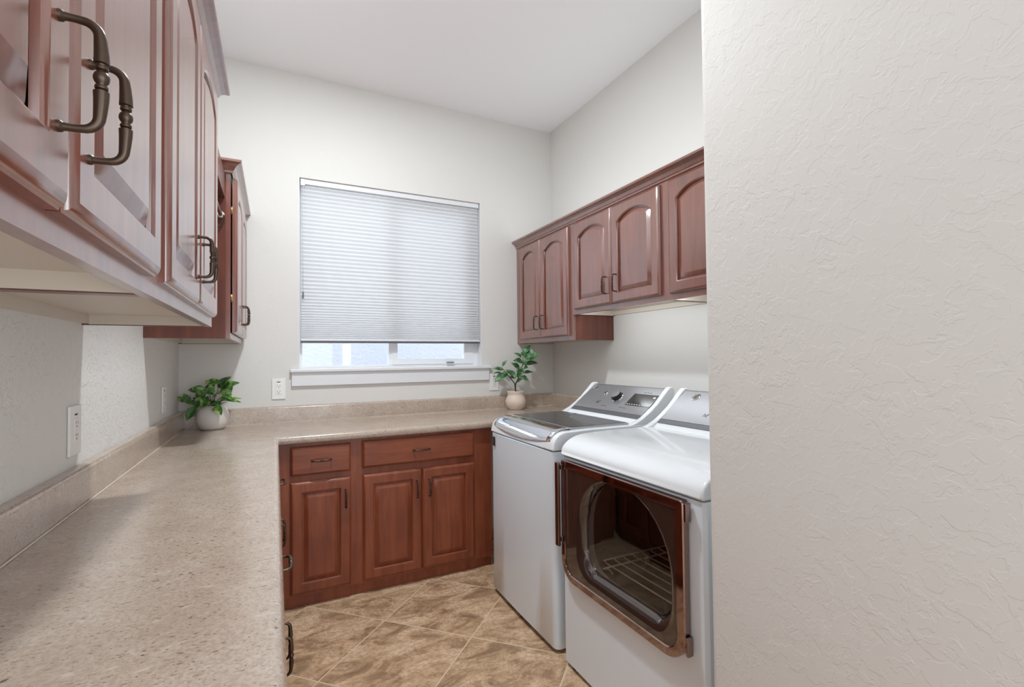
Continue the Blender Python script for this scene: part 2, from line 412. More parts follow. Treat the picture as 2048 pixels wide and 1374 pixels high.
def make_door(parent, x, z, w, h, arch=0, yf=-.022, flat=False, wm=None, name='door'):
    """door slab; local origin at lower-left back corner, front towards -y"""
    TH = .022; st = .058
    d = MB(); d.loft([L3(rect(w, h, 0), 0), L3(rect(w, h, 0), -TH+.010), L3(rect(w, h, .0025), -TH+.0085), L3(rect(w, h, .0035), -TH+.0055), L3(rect(w, h, .008), -TH+.0022), L3(rect(w, h, .013), -TH)], True, True)
    if flat:
        d.loft([L3(rect(w, h, .013), -TH), L3(rect(w, h, .018), -TH)], True, False, True, False)
        return d.build(name, wm or M_wh, parent, (x, yf+.022, z), weld=True)
    zs = h-st-(arch*1.0); a = (st, w-st, st, zs, arch)
    fl = [L3(rect(w, h, .013), -TH), L3(opening(*a, -.006), -TH)]
    d.loft(fl, True, smooth=False)
    d.loft([fl[1], L3(opening(*a, -.004), -TH+.0008), L3(opening(*a, -.001), -TH+.004), L3(opening(*a, .0), -TH+.0045), L3(opening(*a, .001), -TH+.011)], True)
    o = d.build(name, wm or M_wv, parent, (x, yf+.022, z), weld=False)
    p = MB()
    lo = [L3(opening(*a, .0012), -TH+.0125), L3(opening(*a, .006), -TH+.0125), L3(opening(*a, .010), -TH+.0095), L3(opening(*a, .026), -TH+.0030), L3(opening(*a, .029), -TH+.0016)]
    p.loft(lo, True); p.loft([lo[-1], L3(opening(*a, .032), -TH+.0016)], True, False, True, False)
    p.build('raised_panel', wm or M_wv, o)
    return o
_hm = {}
def handle_mesh():
    """arched pull along local z, projecting to -y; feet 0.096 apart"""
    L = .048; pr = .029; pts = []; rr = []
    def add(y, z, r): pts.append((0, y, z)); rr.append(r)
    half = []
    half += [(0, L, .0052), (-.0025, L, .0050), (-.004, L, .0036), (-.010, L, .0033), (-.016, L-.0005, .0035)]
    for i in range(1, 8):
        a = PI/2*i/7; half.append((-.016-.012*math.sin(a), L-.0005-.013*(1-math.cos(a)), .0035+.0012*i/7))
    half += [(-pr+.0005, .028, .0051), (-pr, .019, .0056), (-pr, .0125, .0059), (-pr, .0118, .0040), (-pr, .0108, .0036), (-pr, .0100, .0048), (-pr, .0086, .0050), (-pr, .0074, .0048), (-pr, .0066, .0034), (-pr, .0052, .0038), (-pr, .0036, .0052), (-pr, .0015, .0059), (-pr, 0, .0060)]
    for y, z, r in half: add(y, z, r)
    for y, z, r in half[-2::-1]: add(y, -z, r)
    return MB().tube(pts, rr, 14)
H_MB = handle_mesh()
def make_handle(parent, x, y, z, horiz=False, name='handle'):
    if 'h' not in _hm:
        o = H_MB.build(name, M_bronze, parent, (x, y, z)); _hm['h'] = o.data
    else:
        o = bpy.data.objects.new(name, _hm['h']); C.objects.link(o); o.parent = parent; o.location = (x, y, z)
    if horiz: o.rotation_euler = (0, PI/2, 0)
    return o

def wall_cabinet(label, loc, rz, w, z0, ztop, D, doors, arch=.045, dz=(.028, .008), hz=.11, hside=None, gap=.0, hinges=False):
    """doors: list of (x0, x1, handle_x) in local coordinates; front towards -y, back at y=0"""
    g = 'cherry wall cabinets'
    t = thing('wall_cabinet', label, 'cabinet', (loc[0], loc[1], z0), rz, g)
    h = ztop-z0; RS = .045
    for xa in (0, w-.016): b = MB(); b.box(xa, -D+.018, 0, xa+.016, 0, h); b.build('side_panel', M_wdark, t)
    b = MB(); b.box(.016, -D+.018, h-.016, w-.016, 0, h); b.box(.016, -.008, RS, w-.016, 0, h-.016); b.build('carcass', M_dark_in, t)
    b = MB(); b.box(.016, -D+.018, RS-.014, w-.016, -.008, RS); b.box(.016, -.018, .004, w-.016, 0, RS-.014)
    b.box(.016, -D+.018, .002, .022, -.018, RS-.014); b.box(w-.022, -D+.018, .002, w-.016, -.018, RS-.014)
    b.build('underside', M_beige, t)
    b = MB()
    b.box(0, -D, 0, .04, -D+.018, h); b.box(w-.04, -D, 0, w, -D+.018, h)
    b.box(.04, -D, 0, w-.04, -D+.018, .04); b.box(.04, -D, h-.04, w-.04, -D+.018, h)
    b.build('face_frame', M_wv, t)
    for x0, x1, hx in doors:
        d = make_door(t, x0, dz[0], x1-x0, h-dz[0]-dz[1], arch, -D-.0205-gap)
        if hx is not None: make_handle(d, hx-x0, -.022, hz)
        if hinges and x0 == doors[0][0]:
            for zz in (.16, h-.19):
                q = MB(); q.tube([(-.002, .002, zz-.018), (-.002, .002, zz+.018)], .0035, 8); q.box(-.004, -.004, zz-.014, .012, .003, zz+.014); q.build('hinge', M_brass, d)
    return t
ZT = 2.166
# right-hand run: local x runs towards the camera (world -y), front faces the room
wall_cabinet('tall two-door cherry wall cabinet in the back right corner', (W, 0, 0), -PI/2, .80, 1.413, ZT, .326, [(.070, .398, .358), (.402, .770, .442)], hz=.112)
wall_cabinet('short two-door cherry wall cabinet above the washing machine', (W, -.80, 0), -PI/2, .84, 1.575, ZT, .326, [(.036, .418, .372), (.422, .804, .468)], hz=.112)
wall_cabinet('short cherry wall cabinet above the dryer, half hidden by the near wall', (W, -1.64, 0), -PI/2, .832, 1.575, ZT, .326, [(.024, .412, .372), (.416, .804, .458)], hz=.112)
# left-hand run: local x runs away from the camera (world +y)
wall_cabinet('closest cherry wall cabinet at the top left with large bronze pulls', (0, -3.248, 0), PI/2, .843, 1.413, ZT, .322, [(.036, .4195, .383), (.4235, .807, .460)], hz=.112)
wall_cabinet('cherry wall cabinet on the left wall between the closest one and the hanging space', (0, -2.405, 0), PI/2, .843, 1.413, ZT, .322, [(.032, .406, .366), (.410, .800, .450)], hz=.112)
wall_cabinet('cherry wall cabinet in the back left corner with its dark side showing', (0, -.851, 0), PI/2, .851, 1.405, ZT, .322, [(.030, .424, .385), (.428, .820, .466)], hz=.112, gap=.007, hinges=True)

def crown(label, wall_x, side, y0, y1, ret0=False, ret1=False, parent=None):
    """moulding along a run; side=+1 for the left wall, -1 for the right wall"""
    pr = [(.300, 2.166), (.329, 2.166), (.333, 2.170), (.333, 2.178), (.337, 2.181), (.340, 2.186), (.346, 2.197), (.357, 2.205), (.366, 2.209), (.369, 2.212), (.369, 2.222), (.300, 2.222)]
    b = MB()
    def ring(y, inset): return [(wall_x+side*(o-inset*0), y, z) for o, z in pr]
    def mit(y, sgn): return [(wall_x+side*o, y+sgn*(o-.322), z) for o, z in pr]
    a = mit(y0, -1) if ret0 else ring(y0, 0)
    c = mit(y1, 1) if ret1 else ring(y1, 0)
    b.loft([a, c], True, not ret0, not ret1, False)
    for flag, yy, sg in ((ret0, y0, -1), (ret1, y1, 1)):
        if flag:
            m_ = mit(yy, sg); e = [(wall_x, yy+sg*(o-.322), z) for o, z in pr]
            b.loft([m_, e], True, False, False, False)
            # flat lid over the corner
    o = b.build('crown_molding', M_crown, parent)
    return o
setp(crown('', W, -1, -2.47, -.001), label='cherry crown moulding along the top of the right wall cabinets', category='crown moulding')
setp(crown('', 0, 1, -3.248, -1.562, False, True), label='cherry crown moulding along the top of the near left wall cabinets', category='crown moulding')
setp(crown('', 0, 1, -.851, -.001, True, False), label='cherry crown moulding on the back left corner cabinet', category='crown moulding')

# hanging space between the left cabinets
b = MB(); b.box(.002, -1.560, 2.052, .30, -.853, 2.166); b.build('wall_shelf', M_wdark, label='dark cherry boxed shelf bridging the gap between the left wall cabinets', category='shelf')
rod = thing('closet_rod', 'hanging rod with ring ends below the shelf between the left wall cabinets', 'rod', (.284, -1.2, 1.971))
MB().tube([(0, -.352, 0), (0, .336, 0)], .008, 16).build('rod', M_wdark, rod)
q = MB(); q.lathe([(.0105, 0), (.0145, 0), (.0155, .003), (.0145, .006), (.0105, .006)], (0, .337, 0), 24, 'y'); q.build('flange', M_wire, rod)
q = MB(); q.tube([(.012, .335, -.002), (.016, .336, -.015), (.013, .337, -.035), (.003, .338, -.052), (-.012, .338, -.066), (-.03, .338, -.078)], .0028, 8); q.build('hook', M_bronze, rod)

# ------------------------------------------------------------------ base cabinets
def base_cabinet(label, loc, rz, w, D, drawers, doors, group='cherry base cabinets', toe=.062):
    t = thing('base_cabinet', label, 'cabinet', (loc[0], loc[1], 0), rz, group)
    h = .866
    b = MB(); b.box(0, -D+.018, toe, w, 0, h); b.build('carcass', M_wdark, t)
    b = MB(); b.box(0, -D+.020, 0, w, -.02, toe); b.build('toe_kick', M_bv, t)
    b = MB(); xs = sorted(set([0]+[x for d in drawers+doors for x in d[:2]]+[w]))
    b.box(0, -D, toe, w, -D+.018, h)
    b.build('face_frame', M_bv, t)
    for x0, x1, z0, z1 in drawers:
        d = make_door(t, x0, z0, x1-x0, z1-z0, 0, -D-.0205, True, name='drawer'); make_handle(d, (x1-x0)/2, -.022, (z1-z0)/2, True)
    for x0, x1, hx in doors:
        d = make_door(t, x0, .078, x1-x0, .660-.078, 0, -D-.0205, wm=M_bv); make_handle(d, hx-x0, -.022, .546-.078)
    return t
DB = .615
X0 = .520
base_cabinet('cherry base cabinet under the window with one drawer above one door', (X0, 0, 0), 0, .390, DB, [(.057, .359, .692, .845)], [(.057, .359, .331)])
base_cabinet('wider cherry base cabinet under the window with one long drawer over two doors', (.910, 0, 0), 0, .815, DB, [(.029, .694, .698, .848)], [(.033, .364, .334), (.368, .694, .407)])
DL = .4955
base_cabinet('corner-end cherry base cabinet under the left counter, only its pulls peeking past the edge', (0, -1.475, 0), PI/2, .852, DL, [(.04, .812, .692, .845)], [(.04, .424, .389), (.428, .812, .463)])
base_cabinet('middle cherry base cabinet under the left counter, its pulls peeking out lowest in view', (0, -2.50, 0), PI/2, 1.023, DL, [(.04, .983, .692, .845)], [(.04, .509, .474), (.513, .983, .549)])
base_cabinet('closest cherry base cabinet under the left counter, below the camera', (0, -3.34, 0), PI/2, .838, DL, [(.04, .798, .692, .845)], [(.04, .417, .382), (.421, .798, .456)])

# countertop: L shape with a rounded nosing
XE, YE = .5219, -.6505; YS = -3.35
def edge_pts(i): return [(XE-i, YS), (XE-i, YE+i), (W-.001, YE+i)]
ct = MB()
A_ = .019
prof = [(.0, .0)]
prof = [(A_-A_*math.sin(a), -(A_-A_*math.cos(a))) for a in [PI/2*i/8 for i in range(9)]] + [(0, -.034), (.003, -.040), (A_, -.040)]
loops = [[(x, y, ZC+dz) for x, y in edge_pts(i)] for i, dz in prof]
for k in range(len(loops)-1):
    for s_ in range(2): ct.add([loops[k][s_], loops[k][s_+1], loops[k+1][s_+1], loops[k+1][s_]], [(0, 1, 2, 3)], True)
e = edge_pts(A_)
for z in (ZC, ZC-.040):
    ct.add([(0.001, YS, z), (e[0][0], YS, z), (e[1][0], e[1][1], z), (0.001, e[1][1], z)], [(0, 1, 2, 3)])
    ct.add([(0.001, e[1][1], z), (e[2][0], e[2][1], z), (e[2][0], -.001, z), (0.001, -.001, z)], [(0, 1, 2, 3)])
ct.add([(0.001, YS, ZC-.04)] + [(x, y, z) for l in loops[::-1] for (x, y, z) in [l[0]]] + [(0.001, YS, ZC)], [tuple(range(len(loops)+2))])
ct.build('countertop', M_lam, weld=True, label='L-shaped beige speckled laminate countertop along left and back walls', category='countertop')
BH = .1027; BT = .032
def bs_prof(): return [(0, .0005), (BT, .0005), (BT, BH-.014)] + [(BT-.014+.014*math.cos(a), BH-.014+.014*math.sin(a)) for a in [PI/2*i/6 for i in range(1, 7)]] + [(0, BH)]
def bsplash(pts_fn, label, s0, s1, mitre0=0, mitre1=0):
    b = MB(); pf = bs_prof()
    b.loft([[pts_fn(o, s0+mitre0*o, z) for o, z in pf], [pts_fn(o, s1+mitre1*o, z) for o, z in pf]], True, True, True, True)
    return b.build('backsplash', M_lam, weld=False, label=label, category='backsplash')
E2 = .0006
bsplash(lambda o, s, z: (E2+o, s, ZC+z), 'long speckled backsplash strip along the left wall', YS, -E2, 0, -1)
bsplash(lambda o, s, z: (s, -E2-o, ZC+z), 'speckled backsplash strip along the back wall under the window', E2, W-E2, 1, -1)
bsplash(lambda o, s, z: (W-E2-o, s, ZC+z), 'short speckled backsplash strip on the right wall behind the washer', -.65, -E2-.0012, 0, -1)
# thin pale caulk line in the joint
b = MB(); b.tube([(BT+.003, YS, ZC+.0022), (BT+.003, -BT-.003, ZC+.0022), (W-BT-.003, -BT-.003, ZC+.0022)], .0021, 6)
b.build('caulk_bead', mat('cream_caulk', srgb(226, 214, 200), .5), label='thin cream caulk line where countertop meets backsplash', category='caulk')

# ------------------------------------------------------------------ outlets
def outlet(label, loc, rz, tw=.070, th=.116):
    t = thing('power_outlet', label, 'outlet', loc, rz, 'white wall outlets')
    MB().box(-tw/2, -.0075, -th/2, tw/2, -.0004, th/2).build('cover_plate', M_plate, t, bevel=.0025)
    MB().box(-.0165, -.0095, -.0335, .0165, -.0070, .0335).build('receptacle', M_plate, t, bevel=.0015)
    b = MB()
    for zc in (.0185, -.0165):
        b.box(-.0080, -.0099, zc-.001, -.0060, -.0093, zc+.007); b.box(.0060, -.0099, zc-.001, .0080, -.0093, zc+.007)
        b.lathe([(.0026, -.0006), (.0026, 0)], (0, -.0093, zc-.0075), 10, 'y')
    b.build('slots', M_slot, t)
    MB().box(-.010, -.0082, .0415, .010, -.0073, .0465).build('printed_mark', M_slot, t)
    return t
outlet('white outlet on the back wall left of the window sill', (.526, 0, 1.120), 0, .078, .130)
outlet('white outlet on the back wall behind the tall potted plant', (2.022, 0, 1.116), 0, .078, .130)
outlet('white outlet on the left wall closest to the camera, above the counter', (0, -1.640, 1.113), PI/2, .085, .138)
outlet('white outlet on the left wall near the round-leaved plant', (0, -.440, 1.110), PI/2, .085, .132)

# ------------------------------------------------------------------ washer and dryer
def round_rect(cy, cz, hw, zt, zb, rt, rb, n=9):
    """loop in (y,z): top radius rt, bottom radius rb, zt/zb absolute"""
    P = []
    for (sy, zc_, r, a0) in ((1, zt-rt, rt, 0), (-1, zt-rt, rt, PI/2), (-1, zb+rb, rb, PI), (1, zb+rb, rb, 3*PI/2)):
        for i in range(n):
            a = a0+PI/2*i/(n-1); P.append((cy+sy*(hw-r)+r*math.cos(a), zc_+r*math.sin(a)))
    return P
def console(t, y0, y1, sw=1.0):
    """sloped control console between y0 (window side) and y1 (camera side); returns slope frame"""
    yc = 0
    xb, zb_, xt, zt_ = 2.100, .977, 2.305, 1.133
    core = [(2.04, .962), (2.090, .968), (xb, zb_-.004), (xt-.002, zt_-.004), (2.318, 1.134), (2.330, 1.120), (2.245, .955)]
    MB().prism_y([(x, z) for x, z in core], y0-.030, y1+.030).build('console_body', M_appl, t, bevel=.002)
    cap = [(2.02, .960), (2.035, .9675), (2.075, .978), (2.120, .998), (2.165, 1.026), (2.210, 1.060), (2.250, 1.098), (2.285, 1.132), (2.300, 1.143), (2.318, 1.144), (2.330, 1.132), (2.330, 1.112), (2.255, .955)]
    for a, b_ in ((y0-.032, y0-.002), (y1+.002, y1+.032)):
        MB().prism_y(cap, a, b_).build('console_end_cap', M_appl, t, bevel=.009, seg=3, ang=45)
    A = Vector((xb, 0, zb_)); Bv = Vector((xt, 0, zt_)); d = (Bv-A).normalized(); n = Vector((-d.z, 0, d.x))
    # silver panel
    q = MB()
    def P(s, y, o): p = A+d*s+n*o; return (p.x, y, p.z)
    ya, yb = y0-.034, y1+.034
    q.loft([[P(.048, ya, -.003), P(.048, yb, -.003), P(.048, yb, .002), P(.048, ya, .002)], [P(.253, ya, -.003), P(.253, yb, -.003), P(.253, yb, .002), P(.253, ya, .002)]], True, True, True, False)
    q.build('control_panel', M_silver, t)
    q = MB(); q.loft([[P(.022, ya, -.003), P(.022, yb, -.003), P(.022, yb, .001), P(.022, ya, .001)], [P(.046, ya, -.003), P(.046, yb, -.003), P(.046, yb, .001), P(.046, ya, .001)]], True, True, True, False)
    q.loft([[P(.2535, ya, -.003), P(.2535, yb, -.003), P(.2535, yb, .002), P(.2535, ya, .002)], [P(.262, ya, -.010), P(.262, yb, -.010), P(.262, yb, -.002), P(.262, ya, -.002)]], True, True, True, False)
    q.build('panel_strip', M_silverdk, t)
    return P, A, d, n
def on_slope(A, d, n, s, y, o):
    p = A+d*s+n*o; return Vector((p.x, y, p.z))
def slope_matrix(A, d, n, s, y, o):
    # local x -> -y world (reads left to right from the room), local y -> up the slope, z -> outwards
    X = Vector((0, -1, 0)); m = Matrix((X, d, n)).transposed().to_4x4(); m.translation = on_slope(A, d, n, s, y, o); return m
def badge(t, A, d, n, s, y, r):
    q = MB(); q.lathe([(r, 0), (r, .0015), (r*.82, .0022), (r*.78, .0010), (0.0001, .0012)], n=28); o = q.build('round_emblem', M_chrome, t); o.matrix_local = t.matrix_world.inverted() @ slope_matrix(A, d, n, s, y, .002)
    q = MB(); q.tube([(-r*.45, r*.2, 0), (-r*.2, r*.45, 0), (0, r*.1, 0), (-r*.25, -r*.4, 0), (-r*.5, -r*.1, 0)], r*.07, 6); q.tube([(r*.1, r*.35, 0), (r*.45, r*.3, 0), (r*.15, 0, 0), (r*.45, -r*.35, 0), (0, -r*.45, 0)], r*.07, 6)
    o2 = q.build('monogram', M_grey, o, (0, 0, .0015))
def basepos(o):  # parts are authored in world coordinates of the empty placed at the origin
    pass

wm = thing('washing_machine', 'white top-loading washing machine with chrome lid edge, nearer the window', 'washing machine', (0, 0, 0))
y0, y1 = -.902, -1.577     # far side, near side
xf, xr = 1.600, 2.250
# body with softly rounded front edges, bowed front
def body_loop(z, xfz, bow, r=.028, n=6):
    P = []
    for i in range(n): a = PI/2*i/(n-1); P.append((xfz+r-r*math.sin(a), y0-r+r*math.cos(a)))
    for i in range(1, 8): k = i/8; P.append((xfz-bow*4*k*(1-k), y0-r+(y1+r-(y0-r))*k))
    for i in range(n): a = PI/2*i/(n-1); P.append((xfz+r-r*math.cos(a), y1+r-r*math.sin(a)))
    P += [(xr, y1), (xr, y0)]
    return [(x, y, z) for x, y in P]
q = MB(); q.loft([body_loop(.018, 1.606, .001), body_loop(.03, 1.600, .006), body_loop(.45, 1.600, .010), body_loop(.882, 1.600, .008)], True, True, True)
q.build('cabinet_body', M_applfront, wm, ang=30)
for x in (1.64, 2.2):
    for y in (y0-.05, y1+.05): MB().lathe([(.02, 0), (.02, .018)], (x, y, 0), 12).build('foot', M_black, wm)
# top deck: front rolls up from the seam
def deck(y0, y1, nm='top_deck'):
    xs = [(1.600, .886), (1.5985, .893)] + [(1.602+.075*(1-math.cos(a)), .905+.063*math.sin(a)) for a in [PI/2*i/10 for i in range(1, 11)]] + [(1.80, .971), (2.05, .970), (2.250, .966), (2.250, .886)]
    return MB().prism_y(xs, y0, y1)
deck(y0, y1).build('top_deck', M_appl, wm, bevel=.022, seg=4, ang=60)
# chrome lid lip, bowed and curved over the front
q = MB(); LN = 18; rows = []
for (x, z, o) in ((1.609, .918, .0), (1.604, .928, .005), (1.610, .945, .007), (1.628, .962, .008), (1.655, .9745, .008), (1.690, .979, .007), (1.712, .9795, .006)):
    row = []
    for i in range(LN+1):
        k = i/LN; s_ = 4*k*(1-k); yy = y0-.030+(y1+.030-(y0-.030))*k
        row.append((x-.012*s_*(1 if x < 1.67 else .5)+(.0 if x < 1.7 else .0), yy, z - (.016*s_ if z < .93 else .008*s_ if z < .95 else 0)))
    rows.append(row)
q.loft(rows, False)
o = q.build('lid_front_trim', M_chrome, wm); md = o.modifiers.new('s', 'SOLIDIFY'); md.thickness = .004; md.offset = -1
q = MB(); q.box(1.712, y0-.030, .968, 2.052, y1+.030, .9785); q.build('lid', M_silver, wm, bevel=.004)
gl = [(1.722, y0-.045), (1.722, y1+.045), (1.86, y1+.045)] + [(2.046-.185*math.cos(a)*1, y1+.045+.42*math.sin(a)*1) for a in [PI/2*i/8 for i in range(1, 9)]] + [(2.046, y0-.045)]
q = MB(); q.loft([[(x, y, .978) for x, y in gl], [(x, y, .9800) for x, y in gl]], True, False, True, False); q.build('lid_glass', M_glassdk, wm)
gr = [(1.868, y1+.045)] + [(2.046-.177*math.cos(a), y1+.045+.412*math.sin(a)) for a in [PI/2*i/8 for i in range(1, 9)]] + [(2.046, y1+.045)]
q = MB(); q.loft([[(x, y, .978) for x, y in gr], [(x, y, .9798) for x, y in gr]], True, False, True, False); q.build('lid_grey_corner', M_grey, wm)
P, A, d_, n_ = console(wm, y0, y1)
badge(wm, A, d_, n_, .214, -.985, .019)
def slope_part(name, q, m, t, s, y, o=.002, parent=None):
    ob = q.build(name, m, t); ob.matrix_local = slope_matrix(A, d_, n_, s, y, o); return ob
q = MB(); q.lathe([(.0145, 0), (.0145, .003), (.012, .005), (.0001, .005)], n=24); slope_part('start_button', q, M_chrome, wm, .180, -1.123)
q = MB(); q.lathe([(.037, 0), (.039, .002), (.037, .005), (.032, .006), (.0315, .0045)], n=36); kn = slope_part('dial_ring', q, M_chrome, wm, .155, -1.253)
q = MB(); q.lathe([(.031, .0), (.031, .026), (.030, .028)], n=36); kb = slope_part('dial', q, M_black, wm, .155, -1.253)
q = MB(); q.lathe([(.030, .0281), (.028, .0315), (.0001, .0325)], n=36); o = q.build('dial_cap', M_silver, kb)
disp = [(-.110, -.046), (.078, -.046), (.090, .046), (-.078, .046)]
disp = [(-.094, .046), (.094, .046), (.094, -.046), (-.094, -.046)]
q = MB(); q.loft([[(x, y, 0) for x, y in disp], [(x, y, .0015) for x, y in disp]], True, False, True, False); dp = slope_part('display', q, M_glassdk, wm, .153, -1.452)
q = MB()
for i in range(9): q.box(-.085+i*.019, -.040, .0014, -.085+i*.019+.010, -.036, .0019)
q.build('display_marks', M_plate, dp)
q = MB(); q.box(.066, .020, .0014, .082, .030, .0019); q.build('display_icon', M_plate, dp)
for (s, y, txt, sz, mm, sh_) in ((.104, -1.120, 'hE', .030, M_black, .35), (.220, -1.213, 'on', .008, M_grey, 0), (.214, -1.447, 'mix   soil   dry', .010, M_slot, 0), (.080, -1.20, 'normal   delicate', .007, M_slot, 0), (.083, -1.36, 'options   settings', .007, M_slot, 0)):
    ob = text_mesh('panel_lettering', txt, sz, mm, wm, (0, 0, 0), (0, 0, 0), sh_); ob.matrix_local = slope_matrix(A, d_, n_, s, y, .0022)
bb = MB(); bb.box(1.5915, -.945, .815, 1.5945, -.967, .865); bo = bb.build('front_badge', M_black, wm)
q = MB()
for i in range(4): q.box(1.5910, -.949, .822+i*.011, 1.5918, -.963, .825+i*.011)
q.build('badge_marks', M_grey, bo)

# dryer ------------------------------------------------------------
dr = thing('clothes_dryer', 'white front-loading dryer with dark glass door, next to the near wall', 'dryer', (0, 0, 0))
y0, y1 = -1.640, -2.405
yc = (y0+y1)/2-.0; XF = 1.606
DC = (-2.012, .635)
N9 = 9
outer = round_rect(yc, 0, (y0-y1)/2, .878, .018, .006, .006)
outer2 = round_rect(yc, 0, (y0-y1)/2-.010, .878, .020, .004, .004)
hole = round_rect(-2.043, 0, .246, .862, .448, .238, .11)
hole2 = round_rect(-2.043, 0, .27, .872, .40, .22, .18)
X_ = lambda l, x: [(x, y, z) for y, z in l]
q = MB(); q.loft([X_(outer, 2.25), X_(outer, XF+.014), X_(outer2, XF+.003)], True, True); q.loft([X_(outer2, XF+.003), X_(hole, XF)], True, smooth=False); q.build('cabinet_body', M_applfront, dr)
q = MB(); q.loft([X_(hole, XF+.0005), X_(hole, XF+.05)], True); q.build('drum_collar', M_collar, dr)
q = MB(); q.loft([X_(hole, XF+.05), X_(hole2, XF+.09), X_(hole2, 2.20)], True, False, True); q.build('drum', M_drum, dr)
for x in (1.64, 2.2):
    for y in (y0-.05, y1+.05): MB().lathe([(.02, 0), (.02, .018)], (x, y, 0), 12).build('foot', M_black, dr)
xs = [(1.604, .882), (1.600, .890)] + [(1.601+.135*(1-math.cos(a)), .895+.073*math.sin(a)) for a in [PI/2*i/12 for i in range(1, 13)]] + [(1.85, .9715), (2.05, .971), (2.250, .966), (2.250, .882)]
MB().prism_y(xs, y0, y1).build('top_deck', M_appl, dr, bevel=.030, seg=5, ang=60)
P, A, d_, n_ = console(dr, y0, y1)
badge(dr, A, d_, n_, .214, -1.770, .022)
for (s, y, txt, sz) in ((.104, -1.900, 'hE', .030),):
    ob = text_mesh('panel_lettering', txt, sz, M_black, dr, (0, 0, 0), (0, 0, 0), .35); ob.matrix_local = slope_matrix(A, d_, n_, s, y, .0022)
q = MB(); q.lathe([(.037, 0), (.039, .002), (.037, .005), (.032, .006), (.0315, .0045)], n=36); slope_part('dial_ring', q, M_chrome, dr, .155, -2.02)
q = MB(); q.lathe([(.031, .0), (.031, .026), (.0001, .030)], n=36); slope_part('dial', q, M_black, dr, .155, -2.02)
# door
yd0, yd1 = -1.672, -2.348; hwd = (yd0-yd1)/2; ycd = (yd0+yd1)/2
def RR(off, rt=.012, rb=.085): return round_rect(ycd, 0, hwd-off, .874-off, .384+off, max(rt-off*.3, .006), max(rb-off, .02))
q = MB(); q.loft([X_(RR(.0), XF-.002), X_(RR(.0), XF-.022), X_(RR(.003), XF-.026), X_(RR(.028), XF-.028), X_(RR(.031), XF-.024), X_(RR(.031), XF-.02)], True)
o = q.build('door', M_darkchrome, dr)
winl = round_rect(-2.043, 0, .232, .846, .470, .225, .075)
def WL(off): return round_rect(-2.043, 0, .232+off, .846+off*.2, .470-off*1.15, .225+off*.4, .075+off*.5)
q = MB(); q.loft([X_(RR(.0312), XF-.0235), X_(WL(.030), XF-.0245)], True, smooth=False)
q.loft([X_(WL(.030), XF-.0245), X_(WL(.020), XF-.0225), X_(WL(.008), XF-.012), X_(WL(0), XF+.003), X_(WL(-.004), XF+.012)], True)
q.build('door_panel', M_smoke, o)
q = MB(); q.loft([X_(WL(-.004), XF+.004), X_(WL(-.10), XF+.001), ], True, False, True, False); q.build('door_glass', M_doorglass, o)
q = MB(); hy = yd0+.010
q.loft([[(XF-.050, hy, .517), (XF-.050, hy-.024, .517), (XF-.036, hy-.024, .517), (XF-.036, hy, .517)], [(XF-.050, hy, .864), (XF-.050, hy-.024, .864), (XF-.036, hy-.024, .864), (XF-.036, hy, .864)]], True, True, True, False)
q.box(XF-.045, hy-.002, .530, XF-.022, hy-.012, .55); q.box(XF-.045, hy-.002, .83, XF-.022, hy-.012, .85)
q.build('handle', M_darkchrome, o, bevel=.003)
for zz in (.84, .45): q = MB(); q.box(XF-.024, yd1-.010, zz-.028, XF-.002, yd1-.001, zz+.028); q.build('hinge', M_darkchrome, o, bevel=.002)

# wire rack inside the dryer drum
rk = thing('drying_rack', 'cream wire drying rack standing inside the dryer drum', 'rack', (0, 0, 0))
zr = .470; q = MB(); wr = .0027
ya, yb = -1.835, -2.225
ny = 9
for i in range(ny):
    x = 1.70+i*.048
    q.tube([(x, ya+.030, zr+.006), (x, ya+.012, zr+.001), (x, ya-.02, zr), (x, yb+.02, zr), (x, yb, zr-.002)], wr, 8)
q.tube([(1.665, ya-.010, zr-.004), (2.12, ya-.010, zr-.004)], wr*1.3, 8); q.tube([(1.665, ya+.030, zr+.006), (2.12, ya+.030, zr+.006)], wr*1.2, 8)
q.tube([(1.665, yb+.012, zr-.006), (2.12, yb+.012, zr-.006)], wr*1.3, 8)
q.build('wire_shelf', M_wire, rk)
for y in (ya-.010, yb+.012):
    for x in (1.72, 2.07):
        q = MB(); q.tube([(x-.045, y, zr-.008), (x-.028, y, zr-.012), (x-.012, y, zr-.030), (x, y, .415)], wr*1.2, 8); q.build('leg', M_wire, rk)

# ------------------------------------------------------------------ plants
RV = Vector((math.cos(yaw), -math.sin(yaw), 0)); FV = Vector((math.sin(yaw), math.cos(yaw), 0)); UV = Vector((0, 0, 1))
def loc3(a, b, c): return RV*a + UV*b + FV*c
def leaf(q, base, tip, width, up=Vector((0, 0, 1)), droop=.15, cup=.18, pt=.85):
    B = Vector(base); Tp = Vector(tip); ax = Tp-B; L = ax.length; ax.normalize()
    side = ax.cross(up)
    if side.length < .05: side = ax.cross(Vector((1, 0, 0)))
    side.normalize(); nrm = side.cross(ax).normalized(); n = 8; vs = []; fs = []
    for i in range(n+1):
        k = i/n; wd_ = width*.5*(math.sin(PI*k**.8)**pt if 0 < k < 1 else 0)*(1-.15*k)
        c = B+ax*L*k+nrm*(droop*L*(4*k*(1-k))*.5)
        for s_ in (-1, -.5, 0, .5, 1): vs.append(c+side*wd_*s_+nrm*(abs(s_)*wd_*cup*2))
    for i in range(n):
        for j in range(4): a = i*5+j; fs.append((a, a+1, a+6, a+5))
    q.add([tuple(v) for v in vs], fs, True)
